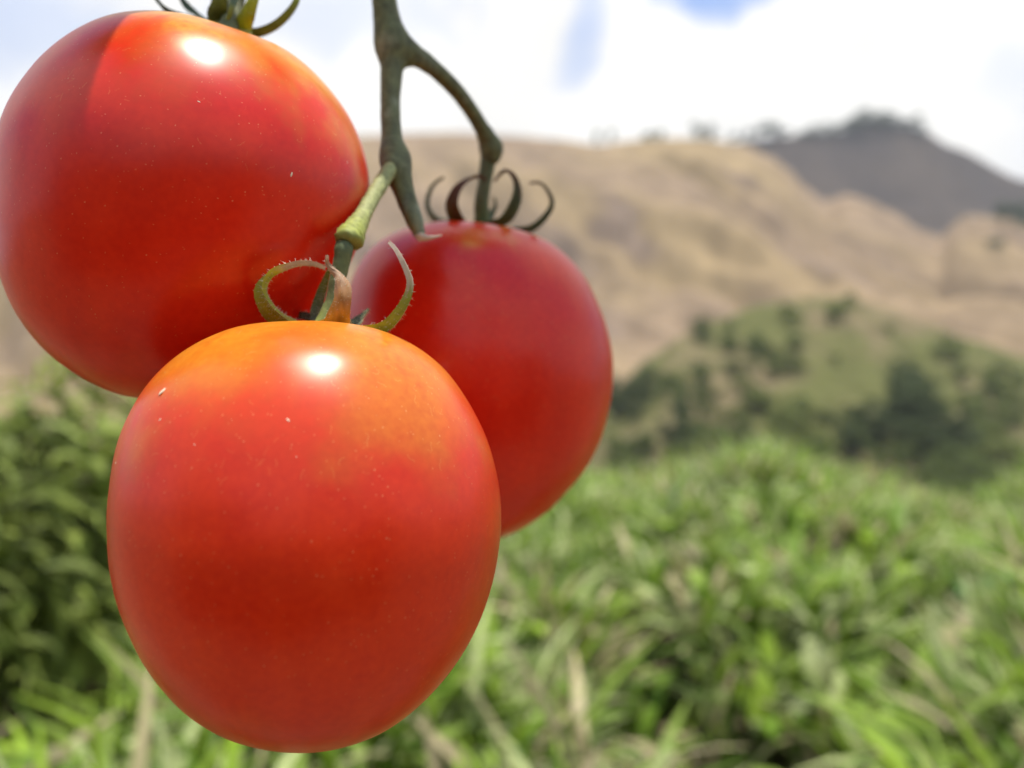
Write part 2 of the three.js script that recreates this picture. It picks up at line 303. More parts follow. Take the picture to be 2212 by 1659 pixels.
{ // pale single grass stalk leaning left
  const b = new THREE.Group(), p0 = onGround(1490, 3.6), top = at(1448, 1045, 3.6); b.position.copy(p0);
  part(b, 'stalk', new THREE.TubeGeometry(curve([V(0, -0.02, 0), top.clone().sub(p0).multiplyScalar(0.55).add(V(0.02, 0, 0)), top.clone().sub(p0)]), 12, 0.012, 7), new THREE.MeshStandardMaterial({ color: rgb(0.30, 0.36, 0.20), roughness: 0.6 }));
  const g = []; const r = rng(3); for (let i = 0; i < 5; i++) g.push(tint(blades[i % 2].clone().applyMatrix4(new THREE.Matrix4().compose(top.clone().sub(p0).multiplyScalar(0.5 + 0.1 * i), new THREE.Quaternion().setFromEuler(new THREE.Euler(0.3, i * 2.1, 0.2, 'YXZ')), V(0.28, 0.28, 0.28))), r, [0.24, 0.30, 0.15]));
  g.forEach(x => part(b, 'blade', x, plantMat));
  tag(b, 'grass_stalk', 'pale upright grass stalk leaning above the field edge', 'grass stalk');
}

// ------------------------------------------------------------------ tomatoes
const FR = { // outlines in photograph pixels
  front: { c: [655, 1165], D: 0.117, tilt: [0.02, 0], o: [[560, 701], [655, 702], [750, 708], [865, 729], [966, 797], [1020, 880], [1060, 970], [1081, 1090], [1076, 1190], [1050, 1300], [1000, 1410], [930, 1500], [850, 1570], [760, 1612], [650, 1626], [560, 1616], [480, 1590], [400, 1540], [330, 1460], [280, 1370], [245, 1270], [232, 1160], [235, 1060], [255, 940], [300, 850], [380, 770], [470, 722]] },
  left: { c: [391, 440], D: 0.1435, tilt: [0.24, 0], o: [[330, 27], [430, 43], [540, 80], [640, 130], [700, 185], [750, 252], [785, 330], [797, 400], [785, 480], [755, 560], [710, 640], [650, 720], [570, 790], [480, 838], [390, 858], [300, 857], [240, 845], [170, 810], [90, 745], [35, 670], [4, 590], [-12, 500], [-14, 400], [-8, 320], [10, 245], [60, 162], [130, 92], [230, 38]] },
  right: { c: [1045, 828], D: 0.170, tilt: [0.0, 0], o: [[930, 486], [1000, 487], [1100, 498], [1190, 532], [1250, 587], [1290, 660], [1315, 740], [1321, 800], [1310, 890], [1280, 980], [1220, 1060], [1150, 1125], [1083, 1160], [1000, 1172], [930, 1155], [860, 1100], [800, 1010], [765, 910], [749, 815], [747, 725], [753, 650], [770, 585], [804, 535], [862, 500]] },
};
function body(key, seed) {
  const F = FR[key], toPx = ([x, y]) => V((x - W0 / 2) / FPX, (H0 / 2 - y) / FPX, -1).normalize();
  const c = toPx(F.c), center = V(0, EYE, 0).addScaledVector(c, F.D);
  const zf = c.clone().negate(), xf = V(0, 1, 0).cross(zf).normalize(), yf = zf.clone().cross(xf).normalize();
  // silhouette radius by angle in the plane square to the line of sight
  const tab = F.o.map(p => { const u = toPx(p), al = u.angleTo(c) * (key === 'front' ? 1.004 : 1.014); return [Math.atan2(u.dot(yf), u.dot(xf)), F.D * Math.sin(al)]; }).sort((a, b) => a[0] - b[0]);
  const NT = 360; let radius = new Float32Array(NT);
  for (let i = 0; i < NT; i++) { const a = -Math.PI + (i + 0.5) / NT * 2 * Math.PI; let k = tab.findIndex(q => q[0] > a); const q1 = k < 0 ? [tab[0][0] + 2 * Math.PI, tab[0][1]] : tab[k], q0 = k <= 0 ? (k < 0 ? tab[tab.length - 1] : [tab[tab.length - 1][0] - 2 * Math.PI, tab[tab.length - 1][1]]) : tab[k - 1]; radius[i] = mix(q0[1], q1[1], (a - q0[0]) / (q1[0] - q0[0])); }
  for (let s = 0; s < 18; s++) radius = radius.map((v, i) => 0.5 * v + 0.25 * (radius[(i + 1) % NT] + radius[(i + NT - 1) % NT]));
  const rad = (a) => { const f = ((a + Math.PI) / (2 * Math.PI) * NT - 0.5 + NT) % NT, i = Math.floor(f) % NT; return mix(radius[i], radius[(i + 1) % NT], f - Math.floor(f)); };
  const axis = V(Math.sin(F.tilt[0]), Math.cos(F.tilt[0]), F.tilt[1]).normalize();   // stem end, in the frame (xf, yf, zf)
  const ax = V(1, 0, 0).addScaledVector(axis, -axis.x).normalize(), az = ax.clone().cross(axis);
  const surf = (d) => { // d: unit vector in the frame
    const th = Math.acos(clamp(d.y, -1, 1)), h = Math.hypot(d.x, d.z), w = h > 1e-6 ? 0.5 + 0.5 * d.x / h : 0.5;
    let R = mix(rad(Math.PI / 2 + th > Math.PI ? -1.5 * Math.PI + th : Math.PI / 2 + th), rad(Math.PI / 2 - th), w);
    const pa = Math.acos(clamp(d.dot(axis), -1, 1)), ph = Math.atan2(d.dot(az), d.dot(ax));
    R *= 1 - 0.075 * Math.exp(-((pa / 0.2) ** 2)) + 0.008 * Math.sin(pa) ** 2 * Math.cos(5 * ph + seed) * sst(2.2, 0.6, pa) + 0.010 * fbm(d.x * 1.6 + seed, d.y * 1.6, d.z * 1.6, 3);
    return R;
  };
  const toWorld = (d, R) => V(0, 0, 0).addScaledVector(xf, d.x * R).addScaledVector(yf, d.y * R).addScaledVector(zf, d.z * R);
  const NU = 160, NV = 110, pos = [], uv = [], idx = [];
  for (let j = 0; j <= NV; j++) for (let i = 0; i <= NU; i++) {
    const pa = Math.PI * (j / NV), ph = i / NU * 2 * Math.PI;
    const d = V(0, 0, 0).addScaledVector(axis, Math.cos(pa)).addScaledVector(ax, Math.sin(pa) * Math.cos(ph)).addScaledVector(az, Math.sin(pa) * Math.sin(ph));
    const p = toWorld(d, surf(d)); pos.push(p.x, p.y, p.z); uv.push(i / NU, 1 - j / NV);
    if (i < NU && j < NV) { const k = j * (NU + 1) + i; if (j > 0) idx.push(k, k + 1, k + NU + 1); if (j < NV - 1) idx.push(k + 1, k + NU + 2, k + NU + 1); }
  }
  const g = geom(pos, idx, null, uv);
  { // close the seam's and the poles' normals
    const n = g.attributes.normal; for (let j = 0; j <= NV; j++) { const a = j * (NU + 1), b = a + NU, m = V(n.getX(a) + n.getX(b), n.getY(a) + n.getY(b), n.getZ(a) + n.getZ(b)).normalize(); n.setXYZ(a, m.x, m.y, m.z); n.setXYZ(b, m.x, m.y, m.z); }
    const wa = toWorld(axis, 1); for (let i = 0; i <= NU; i++) { n.setXYZ(i, wa.x, wa.y, wa.z); const k = NV * (NU + 1) + i; n.setXYZ(k, -wa.x, -wa.y, -wa.z); }
    const q = g.index.array, flip = (() => { const A = V(...pos.slice(q[3000] * 3, q[3000] * 3 + 3)), N = V(n.getX(q[3000]), n.getY(q[3000]), n.getZ(q[3000])); return A.dot(N) < 0; })();
    if (flip) { for (let i = 0; i < q.length; i += 3) { const t = q[i]; q[i] = q[i + 1]; q[i + 1] = t; } for (let i = 0; i < n.count; i++) { const j = Math.floor(i / (NU + 1)); if (j > 0 && j < NV) n.setXYZ(i, -n.getX(i), -n.getY(i), -n.getZ(i)); } }
  }
  const pole = center.clone().add(toWorld(axis, surf(axis)));
  const inside = (p) => { const v = p.clone().sub(center), R = v.length(), d = V(v.dot(xf), v.dot(yf), v.dot(zf)).divideScalar(R); return R < surf(d); };
  const hit = (x, y) => { for (let d = 0.07; d < 0.2; d += 0.0001) { const p = at(x, y, d); if (inside(p)) return p; } };
  return { g, center, pole, hit, axis: toWorld(axis, 1), surfaceWorld: (dw) => { const d = V(dw.dot(xf), dw.dot(yf), dw.dot(zf)).normalize(); return center.clone().add(toWorld(d, surf(d))); } };
}
const toS = (v) => { v = clamp(v); return v <= 0.0031308 ? v * 12.92 : 1.055 * Math.pow(v, 1 / 2.4) - 0.055; };
function skinTexture(seed, opt) { // ripening: orange and yellow streaks at the stem end, red below; pale specks and fibres of dust
  const W = 1536, H = 768, d = new Uint8Array(W * H * 4), r = rng(seed * 17 + 3);
  for (let j = 0; j < H; j++) for (let i = 0; i < W; i++) {
    const pa = (1 - (j + 0.5) / H) * Math.PI, ph = i / W * 2 * Math.PI, s = Math.sin(pa), x = s * Math.cos(ph), y = Math.cos(pa), z = s * Math.sin(ph);
    const n1 = fbm(x * 2.2 + seed, y * 2.2, z * 2.2, 4), ray = N3(Math.cos(ph) * 5 + seed, Math.sin(ph) * 5, pa * 1.3) + 0.5 * N3(Math.cos(ph) * 13, Math.sin(ph) * 13 + seed, pa * 2);
    const fine = fbm(x * 26 + seed, y * 26, z * 26, 3);
    let patch = 0; // unripe yellow blotches
    for (const [a, p, w, k] of opt.blotches) { const e = Math.hypot(Math.atan2(Math.sin(ph - a), Math.cos(ph - a)) * s, pa - p) + 0.35 * n1 * w * 4 + 0.1 * ray + 0.06 * fine; patch = Math.max(patch, k * sst(1.35 * w, 0, e)); }
    const o = Math.max(patch, sst(opt.reach, 0.28, pa + 0.5 * n1 + 0.16 * ray + 0.12 * fine)), yl = Math.max(patch * 0.8, opt.yellow * sst(0.62, 0.2, pa + 0.8 * n1 + 0.25 * ray));
    const mott = 1 + 0.3 * n1 + 0.22 * fine + 0.12 * ray;
    const c = [mix(mix(0.76, 0.80, o), 0.82, yl), mix(mix(opt.green ?? 0.022, 0.185, o), 0.43, yl), mix(mix(0.0035, 0.014, o), 0.03, yl)].map((v, q) => v * (q ? mott * mott : 0.5 + 0.5 * mott));
    const k = (j * W + i) * 4; for (let q = 0; q < 3; q++) d[k + q] = 255 * toS(c[q]); d[k + 3] = 255;
  }
  const dot = (x, y, c, a) => { x = ((Math.round(x) % W) + W) % W; y = Math.round(y); if (y < 0 || y >= H) return; const k = (y * W + x) * 4; for (let q = 0; q < 3; q++) d[k + q] = mix(d[k + q], c[q], a); };
  for (let i = 0; i < 2600; i++) { const v = 1 - Math.pow(r(), 1.5) * 0.75, x = r() * W, y = v * H, a = 0.4 + 0.5 * r(); dot(x, y, [238, 190, 150], a); if (r() < 0.5) dot(x + 1, y, [238, 190, 150], a * 0.7); if (r() < 0.4) dot(x, y + 1, [238, 190, 150], a * 0.7); }
  for (let i = 0; i < 600; i++) { let x = r() * W, y = (1 - r() * 0.42) * H, a = r() * 6.28; const n = 4 + 9 * r(), al = 0.12 + 0.25 * r(); for (let q = 0; q < n; q++) { dot(x, y, [240, 200, 140], al); x += Math.cos(a); y += Math.sin(a); a += (r() - 0.5) * 0.9; } }
  const t = new THREE.DataTexture(d, W, H); t.wrapS = THREE.RepeatWrapping; t.magFilter = THREE.LinearFilter; t.minFilter = THREE.LinearMipmapLinearFilter; t.generateMipmaps = true; t.colorSpace = THREE.SRGBColorSpace; t.needsUpdate = true; return t;
}
const skinBump = tileTex(512, (u, v) => 0.5 + 0.5 * torus(u, v, 130, 2, 3));
skinBump.repeat.set(5, 2.5);
const skinMat = (map) => new THREE.MeshPhysicalMaterial({ map, roughness: 1, specularIntensity: 0, transmission: 0.24, thickness: 0, bumpMap: skinBump, bumpScale: 0.000012, clearcoat: 1, clearcoatRoughness: 0.29 });

// ribbon leaf: centre line, width by t, thickness; `face` is the direction its broad side spreads along
function ribbon(pts, span, width, colors, o = {}) {
  const cv = curve(pts), n = o.n ?? 28, m = 7, pos = [], col = [], idx = [], th = o.thick ?? 0.00035;
  const fr = cv.computeFrenetFrames(n, false);
  for (let i = 0; i <= n; i++) {
    const t = i / n, p = cv.getPointAt(t), T = fr.tangents[i];
    const a = (o.twist ?? 0) * t, B = span.clone().applyAxisAngle(T, a); B.addScaledVector(T, -B.dot(T)).normalize(); const Nn = B.clone().cross(T).normalize();
    const w = ramp(width, t) * 0.5, cup = (o.cup ?? 0.35), wr = o.wrinkle ?? 0;
    for (let s = 0; s < 2; s++) for (let k = 0; k <= m; k++) {
      const u = (k / m) * 2 - 1, edge = Math.sqrt(Math.max(0, 1 - u * u));
      const rough = wr ? wr * (N3(u * 4 + 9, t * 7, 3) + 0.7 * N3(u * 9, t * 5, 8)) : 0;
      const q = p.clone().addScaledVector(B, u * w).addScaledVector(Nn, cup * w * (u * u - 0.3) + (s ? -1 : 1) * th * edge * (0.35 + 0.65 * (1 - t)) - th * 0.9 * Math.exp(-((u / 0.22) ** 2)) * (s ? 1 : 0) + rough);
      pos.push(q.x, q.y, q.z);
      const c = ramp(colors, clamp(t + 0.14 * N3(u * 2 + 4, t * 6, o.seed ?? 1))), f = 0.85 + 0.5 * fbm(u * 3, t * 14, (o.seed ?? 1) * 3, 3); col.push(c[0] * f, c[1] * f, c[2] * f);
    }
    if (i < n) { const R = 2 * (m + 1), k0 = i * R; for (let k = 0; k < m; k++) { const a0 = k0 + k, b0 = k0 + m + 1 + k; idx.push(a0, a0 + 1, a0 + R, a0 + 1, a0 + R + 1, a0 + R, b0, b0 + R, b0 + 1, b0 + 1, b0 + R, b0 + R + 1); } }
  }
  return geom(pos, idx, col);
}
const fuzzBump = tileTex(256, (u, v) => 0.5 + torus(u, v, 40, 4, 1));
const sepalMat = new THREE.MeshPhysicalMaterial({ vertexColors: true, roughness: 0.9, transmission: 0.35, thickness: 0, side: THREE.DoubleSide, specularIntensity: 0.4 });
const stemMat = new THREE.MeshPhysicalMaterial({ vertexColors: true, roughness: 0.7, sheen: 0.15, sheenRoughness: 0.5, sheenColor: rgb(0.85, 0.95, 0.7) });
const hairMat = new THREE.MeshPhysicalMaterial({ color: rgb(0.72, 0.7, 0.5), roughness: 0.6, transmission: 0.3, thickness: 0, side: THREE.DoubleSide });
// hairs on a surface: tiny bent cones, one merged part
function hairs(geo, count, len, rad, seed, keep) {
  const p = geo.attributes.position, nn = geo.attributes.normal, r = rng(seed), pos = [], idx = [], ix = geo.index.array, tris = ix.length / 3;
  const areas = new Float32Array(tris); let tot = 0; const A = V(), B = V(), C = V();
  for (let i = 0; i < tris; i++) { A.fromBufferAttribute(p, ix[i * 3]); B.fromBufferAttribute(p, ix[i * 3 + 1]); C.fromBufferAttribute(p, ix[i * 3 + 2]); tot += B.sub(A).cross(C.sub(A)).length(); areas[i] = tot; }
  for (let c = 0; c < count; c++) {
    let lo = 0, hi = tris - 1; const q = r() * tot; while (lo < hi) { const mid = (lo + hi) >> 1; if (areas[mid] < q) lo = mid + 1; else hi = mid; }
    const k = ix[lo * 3 + Math.floor(r() * 3)], o = V().fromBufferAttribute(p, k), n = V().fromBufferAttribute(nn, k); if (!isFinite(n.x) || n.lengthSq() < 0.5) continue;
    if (keep && !keep(o, n)) continue;
    n.add(V((r() - 0.5) * 0.9, (r() - 0.5) * 0.9, (r() - 0.5) * 0.9)).normalize();
    const L = len * (0.2 + 1.3 * r() * r()), a = V(0.3, 0.8, 0.5).cross(n).normalize(), b = n.clone().cross(a), tip = o.clone().addScaledVector(n, L).addScaledVector(a, (r() - 0.5) * 0.5 * L), s = pos.length / 3;
    for (let m = 0; m < 3; m++) { const e = m * 2.094, w = o.clone().addScaledVector(a, Math.cos(e) * rad).addScaledVector(b, Math.sin(e) * rad).addScaledVector(n, -0.05 * L); pos.push(w.x, w.y, w.z); }
    pos.push(tip.x, tip.y, tip.z); idx.push(s, s + 1, s + 3, s + 1, s + 2, s + 3, s + 2, s, s + 3);
  }
  return geom(pos, idx);
}
// round stem with radius by t, noise and colour
function stemTube(pts, radii, colors, o = {}) {
  const cv = curve(pts), n = o.n ?? 60, m = 20, fr = cv.computeFrenetFrames(n, false), pos = [], col = [], idx = [], sd = o.seed ?? 1;
  for (let i = 0; i <= n; i++) {
    const t = i / n, p = cv.getPointAt(t), R = ramp(radii, t);
    for (let k = 0; k <= m; k++) {
      const a = k / m * 2 * Math.PI, q = V(0, 0, 0).addScaledVector(fr.normals[i], Math.cos(a)).addScaledVector(fr.binormals[i], Math.sin(a));
      const w = R * (1 + (o.lumps ?? 0.10) * fbm(Math.cos(a) * 1.5 + sd, Math.sin(a) * 1.5, t * 9, 3) + (o.grain ?? 0.05) * N3(Math.cos(a) * 7 + sd, Math.sin(a) * 7, t * 70)), P = p.clone().addScaledVector(q, w);
      pos.push(P.x, P.y, P.z); const c = ramp(colors, t), f = 0.85 + 0.7 * fbm(Math.cos(a) * 4 + sd, Math.sin(a) * 4, t * 30, 3); col.push(c[0] * f, c[1] * f, c[2] * f);
      if (i < n && k < m) { const s = i * (m + 1) + k; idx.push(s, s + m + 1, s + 1, s + 1, s + m + 1, s + m + 2); }
    }
  }
  for (const e of [0, n]) { const c = cv.getPointAt(e / n), s = pos.length / 3; pos.push(c.x, c.y, c.z); const cc = ramp(colors, e / n); col.push(...cc); for (let k = 0; k < m; k++) e ? idx.push(s, e * (m + 1) + k + 1, e * (m + 1) + k) : idx.push(s, k, k + 1); }
  return geom(pos, idx, col);
}
const STEM = [0.125, 0.135, 0.055], DARK = [0.10, 0.125, 0.06], GREEN = [0.36, 0.42, 0.06], LIME = [0.62, 0.60, 0.05], YEL = [0.72, 0.52, 0.04], BROWN = [0.5, 0.27, 0.13], TAN = [0.62, 0.48, 0.36], GREY = [0.17, 0.21, 0.12], OLIVE = [0.17, 0.13, 0.03], DKBROWN = [0.17, 0.08, 0.05];  // STEM is darkened to carry the shade on the stalk

const fleckGeo = new THREE.IcosahedronGeometry(0.5, 2), fleckMat = new THREE.MeshStandardMaterial({ color: rgb(0.75, 0.6, 0.42), roughness: 0.8 });
function tomato(key, seed, skin, label, sepals, pedicel, hairCount, flecks = []) {
  const b = body(key, seed), t = new THREE.Group(), O = b.center; t.position.copy(O);
  const fruit = part(t, 'fruit', b.g, skinMat(skin));
  for (const [x, y, a, len] of flecks) { const p = b.hit(x, y); if (!p) continue; const n = p.clone().sub(O).normalize(), m = part(fruit, 'dust_fleck', fleckGeo, fleckMat); m.position.copy(p).sub(O); m.quaternion.setFromUnitVectors(V(0, 0, 1), n); m.rotateZ(a); m.scale.set(len * 0.34, len, len * 0.22); }
  const local = (g) => g.translate(-O.x, -O.y, -O.z);
  // calyx: a small star disc seated in the dimple, with one child per sepal
  const up = b.axis, cal = part(t, 'calyx', (() => { const g = new THREE.LatheGeometry([[0.0001, 0.0012], [0.0016, 0.0011], [0.0034, 0.0006], [0.0046, -0.0006], [0.0001, -0.0014]].map(q => new THREE.Vector2(...q)), 20); g.applyQuaternion(new THREE.Quaternion().setFromUnitVectors(V(0, 1, 0), up)); g.translate(b.pole.x + up.x * 0.0006, b.pole.y + up.y * 0.0006, b.pole.z + up.z * 0.0006); const n = g.attributes.position.count, c = new Float32Array(n * 3); for (let i = 0; i < n; i++) c.set(LIME, i * 3); g.setAttribute('color', new THREE.BufferAttribute(c, 3)); return local(g); })(), sepalMat);
  const all = [];
  sepals.forEach((s, i) => {
    const root = b.pole.clone().addScaledVector(up, 0.0008), pts = s.p.map(q => at(...q));
    if (!s.free) pts.unshift(root.clone().lerp(pts[0], 0.3));
    const g = ribbon(pts, V(...s.span).normalize(), s.w, s.c, { seed: seed * 7 + i, ...s.o });
    const m = part(cal, 'sepal', local(g), sepalMat); if (s.label) m.userData.label = s.label; all.push([g, s.hair ?? 1]);
  });
  const pg = local(stemTube(pedicel.p.map(q => q.isVector3 ? q : at(...q)).concat([b.pole.clone().addScaledVector(up, -0.0006)]), pedicel.r, pedicel.c, { seed: seed + 4, n: 40 }));
  part(t, 'pedicel', pg, stemMat);
  if (hairCount) stuffPart(t, 'hairs', mergeGeometries([...all.map(([g, k], i) => hairs(g, Math.round(hairCount * k), 0.0006, 0.000032, 90 + i + seed)), hairs(pg, hairCount * 2, 0.00035, 0.00003, 77 + seed)]), hairMat);
  tag(t, 'tomato', label, 'tomato');
  return b;
}
const frontB = tomato('front', 1, skinTexture(1, { green: 0.034, reach: 1.3, yellow: 0.75, blotches: [[0.9, 0.7, 0.6, 0.45], [2.3, 0.6, 0.5, 0.6]] }), 'lowest ripe tomato of the truss with orange shoulders and dried curled calyx', [
  { p: [[634, 702, 0.1165], [607, 688, 0.115], [581, 662, 0.1125], [567, 634, 0.1112], [568, 615, 0.1108], [583, 592, 0.1110], [615, 577, 0.1118], [649, 568, 0.1130], [680, 570, 0.1142], [702, 578, 0.1152]], span: [0.75, 0.3, 1], w: [[0, 0.004], [0.25, 0.0036], [0.5, 0.0028], [0.75, 0.0014], [1, 0.0006]], c: [[0, YEL], [0.2, [0.55, 0.45, 0.05]], [0.42, GREEN], [0.64, LIME], [0.74, TAN], [1, TAN]], o: { cup: 0.5 }, label: 'green and yellow sepal curled into a ring with dry tip' },
  { p: [[690, 700, 0.1195], [686, 670, 0.1215], [697, 630, 0.1225], [708, 594, 0.122], [712, 580, 0.1215]], span: [1, 0, 0.4], w: [[0, 0.0022], [0.3, 0.0024], [0.7, 0.0018], [1, 0.0005]], c: [[0, GREY], [0.4, GREY], [1, GREEN]], o: { cup: 0.4 } },
  { p: [[724, 707, 0.1130], [731, 682, 0.1105], [738, 645, 0.1095], [737, 612, 0.1105], [728, 592, 0.1118], [714, 580, 0.1122], [706, 565, 0.1118], [707, 553, 0.1112]], span: [1, 0.1, 0.15], w: [[0, 0.0054], [0.25, 0.0038], [0.5, 0.0026], [0.66, 0.0024], [0.8, 0.0012], [1, 0.0004]], c: [[0, YEL], [0.25, [0.72, 0.42, 0.03]], [0.45, [0.62, 0.32, 0.06]], [0.62, BROWN], [1, TAN]], o: { cup: -0.45, wrinkle: 0.00022, thick: 0.00045, n: 44 }, hair: 0.5, label: 'dried brown sepal curled over in front of the stem' },
  { p: [[762, 702, 0.121], [776, 688, 0.123], [788, 676, 0.124], [796, 667, 0.1245]], span: [0.6, -0.5, 0.6], w: [[0, 0.002], [0.5, 0.0022], [1, 0.0004]], c: [[0, GREY], [1, DARK]], o: {} },
  { p: [[806, 716, 0.1145], [838, 705, 0.1125], [866, 672, 0.111], [884, 636, 0.1105], [887, 610, 0.1105], [877, 582, 0.1105], [864, 556, 0.1105], [852, 537, 0.111], [840, 525, 0.1115]], span: [-0.7, 0.3, 1], w: [[0, 0.0036], [0.25, 0.003], [0.5, 0.002], [0.75, 0.0011], [1, 0.0005]], c: [[0, LIME], [0.25, LIME], [0.45, GREEN], [0.66, GREEN], [0.76, TAN], [1, [0.6, 0.48, 0.38]]], o: { cup: 0.5 }, label: 'slender sepal arching up with a dry pale tip' },
  { p: [[680, 694, 0.1225], [655, 681, 0.1245], [632, 686, 0.1255], [622, 694, 0.1255]], span: [0.2, 1, 0.6], w: [[0, 0.002], [0.5, 0.0018], [1, 0.0005]], c: [[0, DARK], [1, [0.05, 0.055, 0.03]]], o: {} },
], { p: [[744, 527, 0.1185], [742, 545, 0.1182], [737, 570, 0.1182], [728, 610, 0.1182], [718, 660, 0.118]], r: [[0, 0.0013], [0.06, 0.0014], [0.12, 0.00125], [0.3, 0.0012], [0.75, 0.00125], [1, 0.0018]], c: [[0, [0.10, 0.135, 0.055]], [0.5, [0.16, 0.2, 0.08]], [1, GREEN]] }, 700, [[352, 845, -0.5, 0.0014], [347, 905, -0.4, 0.0006], [622, 907, 0.8, 0.0006], [640, 985, 0.4, 0.0004], [500, 905, 0.3, 0.0004], [250, 1000, 0.1, 0.0004], [420, 960, 1, 0.0003]]);
const leftB = tomato('left', 2, skinTexture(2, { reach: 1.12, yellow: 0.95, blotches: [[0.75, 0.55, 0.5, 0.9]] }), 'upper left ripe tomato, partly shaded, its calyx pointing straight up', [
  { p: [[400, 36, 0.142], [372, 27, 0.1415], [350, 15, 0.141], [338, 0, 0.141], [328, -30, 0.1415], [345, -60, 0.142]], span: [-0.4, 0.5, 1], w: [[0, 0.0025], [0.4, 0.0022], [1, 0.0004]], c: [[0, DARK], [1, DARK]], o: {} },
  { p: [[432, 36, 0.146], [408, 18, 0.148], [390, -10, 0.149], [385, -50, 0.149]], span: [1, -0.6, 0.4], w: [[0, 0.002], [0.3, 0.0022], [1, 0.0008]], c: [[0, GREY], [1, [0.12, 0.19, 0.14]]], o: {} },
  { p: [[468, 46, 0.1375], [470, 20, 0.1355], [474, -15, 0.135], [486, -50, 0.137], [500, -58, 0.139]], span: [1, 0.1, 0.1], w: [[0, 0.0042], [0.35, 0.0036], [0.7, 0.0026], [1, 0.0005]], c: [[0, LIME], [0.5, [0.22, 0.21, 0.04]], [1, GREEN]], o: { cup: -0.4 } },
  { p: [[523, 66, 0.1375], [532, 35, 0.1355], [545, -5, 0.135], [560, -45, 0.137], [556, -65, 0.139]], span: [1, 0.2, 0.25], w: [[0, 0.0034], [0.35, 0.003], [0.7, 0.0022], [1, 0.0005]], c: [[0, [0.2, 0.15, 0.04]], [0.4, LIME], [1, GREEN]], o: { cup: -0.4 } },
  { p: [[548, 75, 0.140], [572, 69, 0.139], [600, 54, 0.1385], [625, 30, 0.138], [641, 5, 0.138], [644, -30, 0.139], [625, -55, 0.140]], span: [-0.3, 0.25, 1], w: [[0, 0.0028], [0.3, 0.0024], [0.7, 0.0016], [1, 0.0005]], c: [[0, LIME], [0.4, [0.2, 0.2, 0.05]], [1, GREEN]], o: { cup: 0.5 } },
  { p: [[510, -30, 0.136], [505, -4, 0.1335], [499, 20, 0.1325], [493, 38, 0.133], [489, 48, 0.1338]], free: true, span: [1, 0, 0.3], w: [[0, 0.0016], [0.5, 0.0015], [0.85, 0.0008], [1, 0.0004]], c: [[0, GREY], [0.6, [0.2, 0.27, 0.17]], [1, LIME]], o: { cup: 0.5 }, label: 'grey green sepal tip hanging back down over the others' },
], { p: [at(846, -330, 0.147), [760, -300, 0.1465], [650, -225, 0.1455], [580, -140, 0.1445], [530, -60, 0.142], [508, 10, 0.1415]], r: [[0, 0.0013], [0.45, 0.0013], [0.5, 0.0019], [0.55, 0.0013], [1, 0.0017]], c: [[0, STEM], [1, STEM]] }, 200, [[630, 375, -0.3, 0.001], [430, 220, 1.2, 0.0005], [550, 275, 0.6, 0.0005], [750, 350, 0.4, 0.0005]]);
const rightB = tomato('right', 3, skinTexture(5, { reach: 0.62, yellow: 0.15, blotches: [] }), 'hindmost ripe tomato with a pink sheen and four upcurled sepals', [
  { p: [[968, 481, 0.171], [945, 474, 0.172], [929, 458, 0.173], [923, 438, 0.1735], [928, 414, 0.1735], [938, 396, 0.173], [958, 382, 0.172]], span: [0.5, 0.1, 1], w: [[0, 0.0026], [0.4, 0.0022], [0.8, 0.0015], [1, 0.0007]], c: [[0, OLIVE], [0.4, GREY], [1, DARK]], o: { cup: 0.5 } },
  { p: [[1000, 484, 0.1625], [986, 468, 0.160], [978, 442, 0.1585], [986, 415, 0.158], [1000, 396, 0.158], [1018, 383, 0.159], [1040, 381, 0.160], [1049, 391, 0.161]], span: [1, 0.15, 0.55], w: [[0, 0.0048], [0.3, 0.0036], [0.55, 0.0028], [0.8, 0.0016], [1, 0.0006]], c: [[0, OLIVE], [0.4, OLIVE], [0.6, DKBROWN], [1, DKBROWN]], o: { cup: 0.4 }, label: 'brownish sepal curled inward over the stem' },
  { p: [[1066, 488, 0.1635], [1092, 478, 0.1615], [1110, 452, 0.160], [1120, 420, 0.1595], [1117, 392, 0.160], [1104, 374, 0.1605], [1089, 369, 0.161], [1076, 380, 0.162], [1068, 392, 0.163]], span: [-1, 0.15, 0.75], w: [[0, 0.0046], [0.25, 0.0034], [0.5, 0.0028], [0.75, 0.0016], [1, 0.0005]], c: [[0, OLIVE], [0.35, [0.13, 0.17, 0.05]], [0.55, DARK], [0.75, DKBROWN], [1, DKBROWN]], o: { cup: 0.4 } },
  { p: [[1112, 500, 0.168], [1150, 494, 0.167], [1178, 470, 0.1665], [1193, 441, 0.1665], [1184, 415, 0.167], [1166, 396, 0.168], [1143, 396, 0.169]], span: [-0.6, 0.2, 1], w: [[0, 0.0028], [0.3, 0.0026], [0.6, 0.0016], [1, 0.0004]], c: [[0, GREY], [0.5, DARK], [1, DKBROWN]], o: { cup: 0.5 } },
  { p: [[1050, 480, 0.175], [1062, 462, 0.178], [1070, 440, 0.179], [1066, 425, 0.1785]], span: [1, 0, -0.4], w: [[0, 0.003], [0.5, 0.002], [1, 0.0004]], c: [[0, DARK], [1, DARK]], o: {} },
], { p: [[1057, 336, 0.1655], [1052, 360, 0.166], [1046, 400, 0.1665], [1040, 440, 0.167]], r: [[0, 0.0017], [0.1, 0.0016], [0.3, 0.0014], [0.7, 0.0016], [1, 0.0024]], c: [[0, DARK], [0.5, STEM], [1, [0.12, 0.17, 0.05]]] }, 120);

